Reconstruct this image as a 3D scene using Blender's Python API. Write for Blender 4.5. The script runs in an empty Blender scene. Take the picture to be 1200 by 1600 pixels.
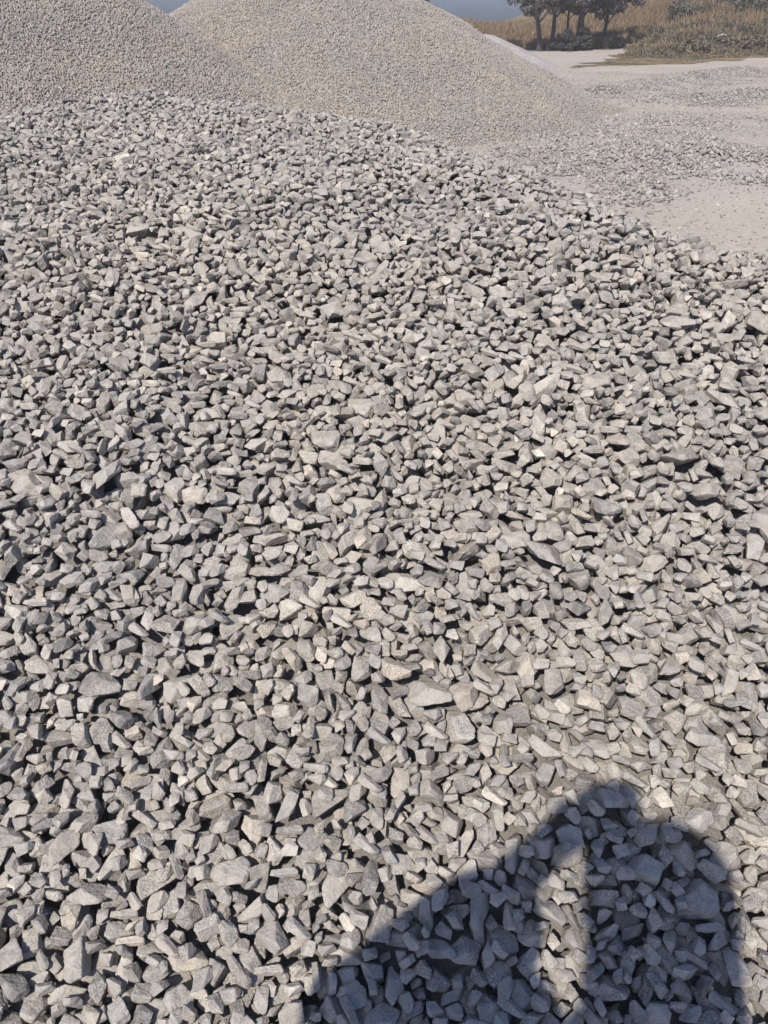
import bpy, bmesh, math, random
import numpy as np
from mathutils import Vector, Matrix, Euler, noise as mnoise

SEED = 7
random.seed(SEED)
rng = np.random.default_rng(SEED)
scene = bpy.context.scene
R = math.radians

# ---------------------------------------------------------------- camera
CAM_H = 1.6
PITCH = R(32.3)
FPX = 1203.0                      # focal length in pixels of the 1200 px wide photograph
cam_d = bpy.data.cameras.new('camera')
cam_d.sensor_fit = 'HORIZONTAL'
cam_d.sensor_width = 36.0
cam_d.lens = 36.0 * FPX / 1200.0
cam_d.clip_start = 0.03
cam_d.clip_end = 3000
cam = bpy.data.objects.new('camera', cam_d)
scene.collection.objects.link(cam)
cam.location = (0, 0, CAM_H)
cam.rotation_euler = (math.pi / 2 - PITCH, 0, 0)
scene.camera = cam

# ---------------------------------------------------------------- sun and sky
SUN_EL = R(50.2)
SUN_AZ = R(25.2)                  # the light travels forward and this much to the right
LD = Vector((math.sin(SUN_AZ) * math.cos(SUN_EL), math.cos(SUN_AZ) * math.cos(SUN_EL), -math.sin(SUN_EL)))
sun_d = bpy.data.lights.new('sun', 'SUN')
sun_d.energy = 3.5
sun_d.angle = R(0.7)
sun_d.color = (1.0, 0.905, 0.795)
sun = bpy.data.objects.new('sun', sun_d)
scene.collection.objects.link(sun)
sun.rotation_euler = LD.to_track_quat('-Z', 'Y').to_euler()

world = bpy.data.worlds.new('World')
scene.world = world
world.use_nodes = True
wn = world.node_tree
wn.nodes.clear()
w_out = wn.nodes.new('ShaderNodeOutputWorld')
w_bg = wn.nodes.new('ShaderNodeBackground')
w_sky = wn.nodes.new('ShaderNodeTexSky')
w_sky.sky_type = 'NISHITA'
w_sky.sun_disc = False
w_sky.sun_elevation = SUN_EL
w_sky.sun_rotation = math.atan2(-LD.x, -LD.y)
w_sky.air_density = 0.8
w_sky.dust_density = 2.1
w_sky.ozone_density = 8.0
w_bg.inputs['Strength'].default_value = 0.080
w_tint = wn.nodes.new('ShaderNodeMix')      # the violet cast of a dusty dry-season sky
w_tint.data_type = 'RGBA'
w_tint.blend_type = 'MULTIPLY'
w_tint.inputs[0].default_value = 1.0
w_tint.inputs[7].default_value = (0.93, 0.96, 1.06, 1)
wn.links.new(w_sky.outputs[0], w_tint.inputs[6])
wn.links.new(w_tint.outputs[2], w_bg.inputs['Color'])
wn.links.new(w_bg.outputs[0], w_out.inputs['Surface'])

scene.view_settings.view_transform = 'Standard'
scene.view_settings.look = 'None'
scene.view_settings.exposure = 0.6
scene.view_settings.gamma = 1.0
scene.view_settings.use_curve_mapping = False
scene.render.engine = 'CYCLES'
scene.cycles.use_denoising = True
scene.cycles.max_bounces = 5
scene.cycles.diffuse_bounces = 5
scene.cycles.adaptive_threshold = 0.02
scene.cycles.glossy_bounces = 1
scene.cycles.transmission_bounces = 0
scene.cycles.caustics_reflective = False
scene.cycles.caustics_refractive = False

# ---------------------------------------------------------------- helpers
CP, SP = math.cos(PITCH), math.sin(PITCH)


def ray(px, py):
    """direction in the world of a pixel of the 1200 x 1600 photograph"""
    a, b = (px - 600) / FPX, (py - 800) / FPX
    return np.array([a, CP - SP * b, -SP - CP * b])


def project(p):
    """world points (n,3) -> pixel x, pixel y, depth"""
    p = np.atleast_2d(p)
    x, y, z = p[:, 0], p[:, 1], p[:, 2] - CAM_H
    dep = y * CP - z * SP
    up = y * SP + z * CP
    dep_s = np.where(np.abs(dep) < 1e-6, 1e-6, dep)
    return 600 + FPX * x / dep_s, 800 - FPX * up / dep_s, dep


def on_ground(px, py, z=0.0):
    d = ray(px, py)
    t = (z - CAM_H) / d[2]
    return np.array([0, 0, CAM_H]) + d * t


def at_y(px, py, y):
    d = ray(px, py)
    return np.array([0, 0, CAM_H]) + d * (y / d[1])


def link(o, parent=None):
    scene.collection.objects.link(o)
    if parent is not None:
        o.parent = parent
    return o


def mesh_obj(name, verts, faces, mat=None, parent=None, smooth=False):
    me = bpy.data.meshes.new(name)
    me.from_pydata([tuple(v) for v in verts] if not isinstance(verts, np.ndarray) else verts.tolist(), [],
                   faces if not isinstance(faces, np.ndarray) else faces.tolist())
    if mat is not None:
        me.materials.append(mat)
    if smooth:
        me.polygons.foreach_set('use_smooth', np.ones(len(me.polygons), bool))
    me.update()
    return link(bpy.data.objects.new(name, me), parent)


def fast_mesh(name, verts, quads, mat=None, smooth=False):
    me = bpy.data.meshes.new(name)
    nq, k = quads.shape
    me.vertices.add(len(verts))
    me.vertices.foreach_set('co', np.asarray(verts, np.float32).ravel())
    me.loops.add(nq * k)
    me.loops.foreach_set('vertex_index', quads.astype(np.int32).ravel())
    me.polygons.add(nq)
    me.polygons.foreach_set('loop_start', np.arange(0, nq * k, k, dtype=np.int32))
    me.polygons.foreach_set('loop_total', np.full(nq, k, np.int32))
    if smooth:
        me.polygons.foreach_set('use_smooth', np.ones(nq, bool))
    if mat is not None:
        me.materials.append(mat)
    me.update(calc_edges=True)
    me.validate()
    return me


def empty(name, loc=(0, 0, 0), label=None, cat=None, group=None):
    o = bpy.data.objects.new(name, None)
    o.location = loc
    o.empty_display_size = 0.2
    link(o)
    if label:
        o['label'] = label
    if cat:
        o['category'] = cat
    if group:
        o['group'] = group
    return o


def value_noise(x, y, seed=0, wl=1.0):
    """smooth value noise in -1..1 on arrays"""
    r = np.random.default_rng(seed)
    T = r.uniform(-1, 1, (64, 64))
    gx, gy = x / wl + 1000.37, y / wl + 1000.71
    ix, iy = np.floor(gx).astype(int), np.floor(gy).astype(int)
    fx, fy = gx - ix, gy - iy
    fx, fy = fx * fx * (3 - 2 * fx), fy * fy * (3 - 2 * fy)
    a = T[ix % 64, iy % 64]
    b = T[(ix + 1) % 64, iy % 64]
    c = T[ix % 64, (iy + 1) % 64]
    d = T[(ix + 1) % 64, (iy + 1) % 64]
    return (a * (1 - fx) + b * fx) * (1 - fy) + (c * (1 - fx) + d * fx) * fy


def sstep(a, b, x):
    t = np.clip((x - a) / (b - a), 0, 1)
    return t * t * (3 - 2 * t)


# ---------------------------------------------------------------- materials
def nodes_of(name):
    m = bpy.data.materials.new(name)
    m.use_nodes = True
    nt = m.node_tree
    nt.nodes.clear()
    out = nt.nodes.new('ShaderNodeOutputMaterial')
    bs = nt.nodes.new('ShaderNodeBsdfPrincipled')
    nt.links.new(bs.outputs[0], out.inputs[0])
    return m, nt, bs, out


def N(nt, kind, **kw):
    n = nt.nodes.new(kind)
    for k, v in kw.items():
        setattr(n, k, v)
    return n


def ramp(nt, fac, stops, interp='LINEAR'):
    n = nt.nodes.new('ShaderNodeValToRGB')
    n.color_ramp.interpolation = interp
    el = n.color_ramp.elements
    while len(el) < len(stops):
        el.new(0.5)
    for e, (p, c) in zip(el, stops):
        e.position = p
        e.color = (*c, 1) if len(c) == 3 else c
    if fac is not None:
        nt.links.new(fac, n.inputs[0])
    return n


def mix(nt, fac, a, b, mode='MIX'):
    n = nt.nodes.new('ShaderNodeMix')
    n.data_type = 'RGBA'
    n.blend_type = mode
    n.clamp_factor = True
    for s, v in ((n.inputs[0], fac), (n.inputs[6], a), (n.inputs[7], b)):
        if isinstance(v, bpy.types.NodeSocket):
            nt.links.new(v, s)
        elif isinstance(v, (int, float)):
            s.default_value = v
        else:
            s.default_value = (*v, 1)
    return n.outputs[2]


def g(v, w=1.0):
    """a grey of value v, warmed by w"""
    return (v * (1 + 0.03 * w), v, v * (1 - 0.055 * w))


def stone_material(name, tones, scale=1.0, dust=(0.41, 0.385, 0.35), dust_amt=0.35, bump=0.75, speck=True, drift=((0.94, 0.955, 0.98), (1.05, 1.035, 1.0))):
    m, nt, bs, out = nodes_of(name)
    L = nt.links
    info = N(nt, 'ShaderNodeObjectInfo')
    tc = N(nt, 'ShaderNodeTexCoord')
    geo = N(nt, 'ShaderNodeNewGeometry')
    w = N(nt, 'ShaderNodeMath', operation='MULTIPLY')
    w.inputs[1].default_value = 91.7
    L.new(info.outputs['Random'], w.inputs[0])
    fr = N(nt, 'ShaderNodeMath', operation='FRACT')
    L.new(w.outputs[0], fr.inputs[0])
    hue = ramp(nt, fr.outputs[0], [(0.0, (0.975, 0.995, 1.02)), (0.35, (0.995, 1.0, 1.0)), (0.8, (1.01, 1.0, 0.985)), (0.95, (1.03, 1.0, 0.96)), (1.0, (1.06, 1.0, 0.925))])
    vec = N(nt, 'ShaderNodeVectorMath', operation='ADD')
    L.new(tc.outputs['Object'], vec.inputs[0])
    L.new(w.outputs[0], vec.inputs[1])
    base = ramp(nt, info.outputs['Random'], tones)

    def noise(sc, det, rough=0.6):
        n = N(nt, 'ShaderNodeTexNoise')
        n.inputs['Scale'].default_value = sc * scale
        n.inputs['Detail'].default_value = det
        n.inputs['Roughness'].default_value = rough
        L.new(vec.outputs[0], n.inputs['Vector'])
        return n.outputs['Fac']
    n1 = noise(60, 2)
    n2 = noise(420, 1, 0.7)
    c = mix(nt, 1.0, mix(nt, 1.0, base.outputs[0], hue.outputs[0], 'MULTIPLY'), ramp(nt, n1, [(0.3, (0.78, 0.78, 0.79)), (0.7, (1.16, 1.15, 1.13))]).outputs[0], 'MULTIPLY')
    if speck:
        c = mix(nt, 1.0, c, ramp(nt, n2, [(0.34, (0.80, 0.805, 0.81)), (0.5, (1, 1, 1)), (0.68, (1.10, 1.095, 1.085))]).outputs[0], 'MULTIPLY')
        m2 = N(nt, 'ShaderNodeMath', operation='MULTIPLY')
        m2.inputs[1].default_value = 53.3
        L.new(info.outputs['Random'], m2.inputs[0])
        f2 = N(nt, 'ShaderNodeMath', operation='FRACT')
        L.new(m2.outputs[0], f2.inputs[0])
        rough = ramp(nt, f2.outputs[0], [(0.55, (0, 0, 0)), (0.75, (1, 1, 1))]).outputs[0]
        flecks = ramp(nt, noise(520, 2, 0.8), [(0.40, (0.52, 0.53, 0.545)), (0.52, (0.98, 0.98, 0.98)), (0.66, (1.28, 1.27, 1.25))]).outputs[0]
        c = mix(nt, rough, c, mix(nt, 1.0, c, flecks, 'MULTIPLY'))
    # rock dust clinging in patches
    n3 = noise(45, 1, 0.55)
    dm = ramp(nt, n3, [(0.46, (0, 0, 0)), (0.62, (dust_amt * 1.5,) * 3)]).outputs[0]
    c = mix(nt, dm, c, dust)
    # broad drifts of colour over the whole yard
    big = N(nt, 'ShaderNodeTexNoise')
    big.inputs['Scale'].default_value = 0.9
    big.inputs['Detail'].default_value = 3
    L.new(geo.outputs['Position'], big.inputs['Vector'])
    c = mix(nt, 1.0, c, ramp(nt, big.outputs['Fac'], [(0.3, drift[0]), (0.7, drift[1])]).outputs[0], 'MULTIPLY')
    L.new(c, bs.inputs['Base Color'])
    bs.inputs['Roughness'].default_value = 0.88
    bs.inputs['Specular IOR Level'].default_value = 0.25
    if bump > 0:
        b1 = N(nt, 'ShaderNodeBump')
        b1.inputs['Strength'].default_value = bump
        b1.inputs['Distance'].default_value = 0.004 / scale
        n4 = noise(150, 3, 0.7)
        L.new(n4, b1.inputs['Height'])
        L.new(b1.outputs[0], bs.inputs['Normal'])
    return m


TONES = [(0.0, g(0.19, 0.9)), (0.10, g(0.285, 1.1)), (0.45, g(0.33, 1.4)), (0.80, g(0.365, 1.6)), (0.93, g(0.41, 1.8)), (0.985, g(0.46, 1.9)), (1.0, g(0.52, 1.9))]
M_stone = stone_material('crushed_granite', TONES)
TONES_B = [(0.0, g(0.23, 0.9)), (0.3, g(0.275, 1.3)), (0.7, g(0.315, 1.5)), (1.0, g(0.39, 1.5))]
M_chip = stone_material('granite_chippings', TONES_B, scale=0.8, dust=(0.37, 0.33, 0.28), dust_amt=0.4, bump=0.25, speck=False, drift=((0.92, 0.94, 0.965), (1.06, 1.02, 0.96)))
TONES_C = [(0.0, g(0.19, 0.6)), (0.4, g(0.27, 0.9)), (0.8, g(0.33, 1.1)), (1.0, g(0.43, 1.2))]
M_scatter = stone_material('scattered_granite', TONES_C, scale=0.8, dust=(0.40, 0.36, 0.31), dust_amt=0.4, bump=0.25, speck=False)


def ground_noise_mat(name, a, b, sc=2.0, fine=60.0, bump=0.3, dist=0.01):
    m, nt, bs, out = nodes_of(name)
    L = nt.links
    geo = N(nt, 'ShaderNodeNewGeometry')

    def noise(s, d=4, r=0.6):
        n = N(nt, 'ShaderNodeTexNoise')
        n.inputs['Scale'].default_value = s
        n.inputs['Detail'].default_value = d
        n.inputs['Roughness'].default_value = r
        L.new(geo.outputs['Position'], n.inputs['Vector'])
        return n.outputs['Fac']
    c = mix(nt, ramp(nt, noise(sc), [(0.35, (0, 0, 0)), (0.65, (1, 1, 1))]).outputs[0], a, b)
    f = noise(fine, 3, 0.7)
    c = mix(nt, 1.0, c, ramp(nt, f, [(0.3, (0.78, 0.78, 0.78)), (0.7, (1.18, 1.18, 1.18))]).outputs[0], 'MULTIPLY')
    L.new(c, bs.inputs['Base Color'])
    bs.inputs['Roughness'].default_value = 0.95
    bs.inputs['Specular IOR Level'].default_value = 0.15
    bp = N(nt, 'ShaderNodeBump')
    bp.inputs['Strength'].default_value = bump
    bp.inputs['Distance'].default_value = dist
    L.new(f, bp.inputs['Height'])
    L.new(bp.outputs[0], bs.inputs['Normal'])
    return m, nt, bs, c, noise


M_core, *_ = ground_noise_mat('heap_fines', (0.22, 0.21, 0.195), (0.29, 0.278, 0.255), 9, 260, 1.0, 0.006)
M_core_b, *_ = ground_noise_mat('chipping_fines', (0.27, 0.25, 0.22), (0.34, 0.315, 0.28), 0.7, 22, 0.8, 0.03)
M_fine, *_ = ground_noise_mat('quarry_dust', (0.33, 0.315, 0.30), (0.40, 0.38, 0.36), 1.0, 8, 0.3, 0.03)

# ground: pale sand, greyer where rock dust lies, tan under the grass
M_ground, nt, bs, c0, gnoise = ground_noise_mat('sandy_ground', (0.365, 0.327, 0.28), (0.42, 0.38, 0.33), 0.35, 26, 0.5, 0.012)
att = N(nt, 'ShaderNodeAttribute')
att.attribute_name = 'cover'
sep = N(nt, 'ShaderNodeSeparateColor')
nt.links.new(att.outputs['Color'], sep.inputs[0])
c1 = mix(nt, sep.outputs[0], c0, mix(nt, gnoise(1.3), (0.30, 0.285, 0.265), (0.39, 0.37, 0.345)))
c2 = mix(nt, sep.outputs[1], c1, mix(nt, gnoise(0.4), (0.17, 0.13, 0.075), (0.25, 0.20, 0.12)))
nt.links.new(c2, bs.inputs['Base Color'])


# ---------------------------------------------------------------- stone shapes
def icosphere(sub):
    bm = bmesh.new()
    bmesh.ops.create_icosphere(bm, subdivisions=sub, radius=1)
    v = np.array([x.co[:] for x in bm.verts])
    v /= np.linalg.norm(v, axis=1)[:, None]
    f = np.array([[y.index for y in x.verts] for x in bm.faces])
    bm.free()
    return v, f


ICO = {k: icosphere(k) for k in (2, 3, 4, 5)}


STONE_R = 0.0164                   # mean radius of a stone, m


def stone_params(r):
    n = int(r.integers(8, 13))
    # break planes spread unevenly round the stone
    k = np.arange(n) + 0.5
    ph, th = np.arccos(1 - 2 * k / n), math.pi * (1 + 5 ** 0.5) * k
    p = np.stack([np.cos(th) * np.sin(ph), np.sin(th) * np.sin(ph), np.cos(ph)], -1)
    q0 = np.linalg.qr(r.normal(size=(3, 3)))[0]
    p = p[r.permutation(n)] @ q0 + r.normal(size=(n, 3)) * 0.30
    p /= np.linalg.norm(p, axis=1)[:, None]
    # pairs of nearly parallel cleavage faces, then random breaks
    p[1] = -p[0] + r.normal(size=3) * 0.18
    p[3] = -p[2] + r.normal(size=3) * 0.28
    p /= np.linalg.norm(p, axis=1)[:, None]
    d = r.uniform(0.66, 1.0, n)
    d[0:2] = r.uniform(0.46, 0.78, 2)
    d[2:4] = r.uniform(0.55, 0.85, 2)
    ax = np.array([r.uniform(1.0, 1.3), r.uniform(0.68, 1.0), r.uniform(0.5, 0.92)])
    size = float(np.clip(np.exp(r.normal(0.0, 0.20)), 0.62, 1.3))
    return dict(p=p, d=d, ax=ax, size=size, pw=r.uniform(28, 95), off=r.uniform(-50, 50, 3))


def stone_verts(sp, sub, mean=STONE_R):
    n, f = ICO[sub]
    q = np.maximum(n @ sp['p'].T, 0) / sp['d']
    q = np.concatenate([q, np.full((len(n), 1), 1 / 1.5)], 1)
    rad = (q ** sp['pw']).sum(1) ** (-1 / sp['pw'])
    o = sp['off']
    nn = n * rad[:, None]
    k = np.array([mnoise.noise(Vector(x * 1.7 + o)) for x in nn]) * 0.055
    k += np.array([abs(mnoise.noise(Vector(x * 3.6 + o))) for x in nn]) * -0.06
    k += np.array([mnoise.noise(Vector(x * 8.0 + o)) for x in nn]) * 0.030
    v = nn * (1 + k)[:, None] * sp['ax']
    v = v - v.mean(0)
    vol = np.mean(np.linalg.norm(v, axis=1))
    return v / vol * mean * sp['size'], f


NPROTO = 72
NSMALL = 14                         # the last shapes are small chips that fill the gaps
protos = [stone_params(rng) for _ in range(NPROTO)]
for sp in protos[-NSMALL:]:
    sp['size'] = 0.42 + 0.33 * rng.uniform()
stone_mesh = []
V4 = []
for sp in protos:
    v, f = stone_verts(sp, 5)
    stone_mesh.append(fast_mesh('stone', v, f, M_stone, smooth=True))
    V4.append(v)


def proto_collection(name, meshes):
    col = bpy.data.collections.new(name)
    for i, me in enumerate(meshes):
        o = bpy.data.objects.new('%s_%03d' % (name, i), me)
        col.objects.link(o)
    return col


def scatter_group(name, col):
    ng = bpy.data.node_groups.new(name, 'GeometryNodeTree')
    ng.interface.new_socket('Geometry', in_out='INPUT', socket_type='NodeSocketGeometry')
    ng.interface.new_socket('Geometry', in_out='OUTPUT', socket_type='NodeSocketGeometry')
    gi = ng.nodes.new('NodeGroupInput')
    go = ng.nodes.new('NodeGroupOutput')
    ci = ng.nodes.new('GeometryNodeCollectionInfo')
    ci.inputs['Collection'].default_value = col
    ci.inputs['Separate Children'].default_value = True
    ci.inputs['Reset Children'].default_value = True
    ip = ng.nodes.new('GeometryNodeInstanceOnPoints')
    ip.inputs['Pick Instance'].default_value = True

    def attr(nm, dt):
        a = ng.nodes.new('GeometryNodeInputNamedAttribute')
        a.data_type = dt
        a.inputs['Name'].default_value = nm
        return a.outputs[0]
    ng.links.new(gi.outputs[0], ip.inputs['Points'])
    ng.links.new(ci.outputs[0], ip.inputs['Instance'])
    ng.links.new(attr('pick', 'INT'), ip.inputs['Instance Index'])
    ng.links.new(attr('turn', 'FLOAT_VECTOR'), ip.inputs['Rotation'])
    ng.links.new(attr('size', 'FLOAT_VECTOR'), ip.inputs['Scale'])
    ng.links.new(ip.outputs[0], go.inputs[0])
    return ng


def scatter(name, pts, turn, size, pick, col, parent=None):
    me = bpy.data.meshes.new(name)
    n = len(pts)
    me.vertices.add(n)
    me.vertices.foreach_set('co', np.asarray(pts, np.float32).ravel())
    size = np.asarray(size, np.float32)
    if size.ndim == 1:
        size = np.repeat(size[:, None], 3, 1)
    a = me.attributes.new('turn', 'FLOAT_VECTOR', 'POINT')
    a.data.foreach_set('vector', np.asarray(turn, np.float32).ravel())
    a = me.attributes.new('size', 'FLOAT_VECTOR', 'POINT')
    a.data.foreach_set('vector', size.ravel())
    a = me.attributes.new('pick', 'INT', 'POINT')
    a.data.foreach_set('value', np.asarray(pick, np.int32))
    o = bpy.data.objects.new(name, me)
    md = o.modifiers.new('scatter', 'NODES')
    md.node_group = scatter_group(name, col)
    o['kind'] = 'stuff'
    return link(o, parent)


COL_STONE = proto_collection('stone_shape', stone_mesh)
chip_mesh, scat_mesh = [], []
for sp in protos[:24]:
    v, f = stone_verts(sp, 2)
    chip_mesh.append(fast_mesh('chipping', v, f, M_chip, smooth=False))
    scat_mesh.append(fast_mesh('loose_stone', v, f, M_scatter, smooth=False))
COL_CHIP = proto_collection('chipping_shape', chip_mesh)
COL_SCAT = proto_collection('loose_stone_shape', scat_mesh)

# ---------------------------------------------------------------- ground
# low windrows of loose stone left on the yard, as capsules in plan: (x0,y0,x1,y1,half width,height)
def gp(px, py):
    return on_ground(px, py)[:2]


def seg_d(x, y, a, b):
    ax, ay = a
    bx, by = b
    dx, dy = bx - ax, by - ay
    t = np.clip(((x - ax) * dx + (y - ay) * dy) / (dx * dx + dy * dy), 0, 1)
    return np.hypot(x - ax - t * dx, y - ay - t * dy), t


WIND = [  # pixels of the ends, half width m, height m, density
    ((985, 245), (1330, 262), 1.7, 0.16, 1.0),
    ((880, 282), (1010, 262), 1.5, 0.06, 0.75),
    ((955, 200), (1090, 186), 1.5, 0.10, 0.6),
    ((1080, 158), (1330, 148), 1.3, 0.26, 1.0),
    ((930, 146), (1090, 126), 1.6, 0.2, 0.9),
    ((1090, 121), (1330, 106), 1.8, 0.24, 0.9),
]
WINDG = [(gp(*a), gp(*b), w, h, de) for a, b, w, h, de in WIND]


def bank_h(x, y):
    """the rising grass bank beyond the yard, on the right"""
    up = sstep(0, 1, (y - 54 - 0.25 * (x - 22)) / 45.0)
    return 5.6 * up * sstep(14, 34, x) * (1 - sstep(150, 260, y))


def ground_h(x, y):
    z = 0.035 * value_noise(x, y, 3, 2.3) + 0.012 * value_noise(x, y, 4, 0.7)
    z = z * sstep(2, 6, np.hypot(x, y))
    for a, b, w, h, de in WINDG:
        d, t = seg_d(x, y, a, b)
        z = z + h * np.exp(-(d / (0.55 * w)) ** 2) * (0.75 + 0.5 * value_noise(x, y, 9, 0.9))
    return z + bank_h(x, y)


def in_poly(x, y, poly):
    c = np.zeros(np.shape(x), bool)
    n = len(poly)
    for i in range(n):
        x0, y0 = poly[i]
        x1, y1 = poly[(i + 1) % n]
        if y0 == y1:
            continue
        k = ((y0 > y) != (y1 > y)) & (x < (x1 - x0) * (y - y0) / (y1 - y0) + x0)
        c ^= k
    return c


E = [gp(885, 107), gp(930, 105.5), gp(1000, 103), gp(1080, 98), gp(1200, 90), gp(1330, 84)]
GRASS_A = [tuple(p) for p in E] + [(60, 60), (75, 150), (26, 90), (21.5, 74), tuple(gp(992, 79)), tuple(gp(975, 86)), tuple(gp(930, 97))]
GRASS_B = [(6, 70.5), (11, 69), (15, 67), (19, 70.5), (22, 75), (75, 150), (60, 190), (-20, 190), (-20, 82)]


def grass_mask(x, y):
    xx = x + 0.7 * value_noise(x, y, 21, 1.5)
    yy = y + 0.9 * value_noise(x, y, 22, 1.7)
    return in_poly(xx, yy, GRASS_A), in_poly(xx, yy, GRASS_B)


xs = np.concatenate([-np.geomspace(190, 26, 24), np.arange(-25, 60, 0.32), np.geomspace(61, 190, 24)])
ys = np.concatenate([-np.geomspace(60, 7, 18), np.arange(-6, 34, 0.25), np.arange(34, 110, 0.6), np.geomspace(111, 240, 20)])
GX, GY = np.meshgrid(xs, ys)
GZ = ground_h(GX, GY)
nx, ny = len(xs), len(ys)
idx = np.arange(nx * ny).reshape(ny, nx)
quads = np.stack([idx[:-1, :-1], idx[:-1, 1:], idx[1:, 1:], idx[1:, :-1]], -1).reshape(-1, 4)
gme = fast_mesh('ground', np.stack([GX, GY, GZ], -1).reshape(-1, 3), quads, M_ground, smooth=True)
fa, fb = grass_mask(GX, GY)
cov = np.zeros((ny, nx, 4), np.float32)
cov[..., 3] = 1
gr = np.zeros_like(GX)
for a, b, w, h, de in WINDG:
    d, t = seg_d(GX, GY, a, b)
    gr = np.maximum(gr, de * (1 - sstep(0.5 * w, 1.5 * w, d)))
gr = np.maximum(gr, 0.6 * (1 - sstep(1.5, 5, np.hypot(GX - 4.5, GY - 15.5) / 1.0)))
cov[..., 0] = gr
cov[..., 1] = np.maximum(np.maximum(fa, fb), GY > 190)
ca = gme.attributes.new('cover', 'FLOAT_COLOR', 'POINT')
ca.data.foreach_set('color', cov.ravel())
ground = link(bpy.data.objects.new('ground', gme))
ground['kind'] = 'structure'

# ---------------------------------------------------------------- near heap: the shape of its surface
PY = np.array([-1.6, -0.9, -0.5, 0.0, 0.465, 0.61, 0.9, 1.264, 1.84, 2.5, 3.38, 4.5, 9.0])
PZ = np.array([-0.10, 0.0, 0.10, 0.31, 0.535, 0.605, 0.755, 0.930, 1.13, 1.25, 1.335, 1.365, 1.37])
_yy = np.linspace(-1.6, 9, 1200)
_zz = np.interp(_yy, PY, PZ)
_k = np.exp(-np.linspace(-2.5, 2.5, 41) ** 2)
_zz = np.convolve(np.pad(_zz, 20, mode='edge'), _k / _k.sum(), mode='valid')


def profile(y):
    return np.interp(y, _yy, _zz)


SIL = [(0, 187), (100, 163), (230, 146), (400, 167), (600, 194), (690, 226), (750, 252), (850, 293), (1000, 362), (1100, 392), (1200, 412)]
crest = []
for px, py in SIL:
    d = ray(px, py)
    t = np.linspace(0.3, 12, 4000)
    z = CAM_H + d[2] * t
    k = np.argmax(z < profile(d[1] * t))
    crest.append((d[0] * t[k], d[1] * t[k]))
print('crest', [(round(a, 2), round(b, 2)) for a, b in crest])
POLY = [(-3.9, -1.6), (-3.9, 2.0), (-3.0, crest[0][1] - 0.2)] + crest + [(1.40, 1.25), (1.70, 0.5), (1.80, -0.4), (1.7, -1.6)]


def poly_sd(x, y):
    dmin = np.full(np.shape(x), 1e9)
    for i in range(len(POLY)):
        d, _ = seg_d(x, y, POLY[i], POLY[(i + 1) % len(POLY)])
        dmin = np.minimum(dmin, d)
    return np.where(in_poly(x, y, POLY), -dmin, dmin)


def heap_h(x, y):
    s = poly_sd(x, y)
    s = np.maximum(s + 0.10, 0)
    z = profile(y) - 0.66 * (np.sqrt(s * s + 0.22 ** 2) - 0.22)
    damp = sstep(0.0, 1.2, y)
    z = z + damp * (0.030 * value_noise(x, y, 31, 0.55) + 0.016 * value_noise(x, y, 32, 0.23)) * (1 - 0.6 * sstep(2.3, 3.2, y))
    return z


# ---------------------------------------------------------------- near heap: dropping the stones one by one
CELL = 0.004
X0, X1, Y0, Y1 = -3.2, 2.3, -0.35, 5.0
hx = np.arange(X0, X1, CELL)
hy = np.arange(Y0, Y1, CELL)
HX, HY = np.meshgrid(hx, hy)
cs = 8
bx_, by_ = hx[::cs], hy[::cs]
BXg, BYg = np.meshgrid(bx_, by_)
Bc = heap_h(BXg, BYg)
# bilinear upsampling of the coarse surface
fx = np.clip((hx - bx_[0]) / (bx_[1] - bx_[0]), 0, len(bx_) - 1.001)
fy = np.clip((hy - by_[0]) / (by_[1] - by_[0]), 0, len(by_) - 1.001)
ix, iy = fx.astype(int), fy.astype(int)
tx, ty = fx - ix, fy - iy
top = (Bc[iy][:, ix] * (1 - tx) + Bc[iy][:, ix + 1] * tx) * (1 - ty)[:, None] + (Bc[iy + 1][:, ix] * (1 - tx) + Bc[iy + 1][:, ix + 1] * tx) * ty[:, None]
SURF = top.astype(np.float32)
DEPTH = 0.105
Hm = SURF - DEPTH                     # height field that the stones build up
# where stones are wanted: what the camera sees plus a margin round it
sxs = np.arange(X0 + 0.06, X1 - 0.06, 0.03)
sys_ = np.arange(Y0 + 0.06, Y1 - 0.06, 0.03)
SX, SY = np.meshgrid(sxs, sys_)
sd = poly_sd(SX, SY)
SZ = heap_h(SX, SY)
upx, upy, dep = project(np.stack([SX, SY, SZ], -1).reshape(-1, 3))
upx = upx.reshape(SX.shape)
dep = dep.reshape(SX.shape)
lat = np.abs(SX) - (0.50 * np.maximum(dep, 0.3))
want = (sd < 0.75) & (lat < 0.4) & (dep > 0.2)
cells = np.argwhere(want)
area = len(cells) * 0.03 ** 2
print('heap area to cover', round(area, 2))
VAR = []
NROT = 14
for i in range(NPROTO):
    for j in range(NROT):
        q = rng.normal(size=4)
        q /= np.linalg.norm(q)
        m = Matrix.Identity(3)
        from mathutils import Quaternion
        m = np.array(Quaternion(q).to_matrix())
        v = V4[i] @ m.T
        cx = np.round(v[:, 0] / CELL).astype(int)
        cy = np.round(v[:, 1] / CELL).astype(int)
        x0, y0 = cx.min(), cy.min()
        w, h = cx.max() - x0 + 1, cy.max() - y0 + 1
        lo = np.full((h, w), np.inf, np.float32)
        hi = np.full((h, w), -np.inf, np.float32)
        np.minimum.at(lo, (cy - y0, cx - x0), v[:, 2])
        np.maximum.at(hi, (cy - y0, cx - x0), v[:, 2])
        e = Quaternion(q).to_euler()
        VAR.append((lo, hi, x0, y0, w, h, i, (e.x, e.y, e.z)))
KQ = [int(0.17 * np.isfinite(v_[0]).sum()) for v_ in VAR]      # stones wedge into each other's edges
NST = int(area * 4450)
NFILL = int(area * 1850)
stones = []
NC = 32
cellx = ((sxs[cells[:, 1]] - X0) / CELL).astype(int)
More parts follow.
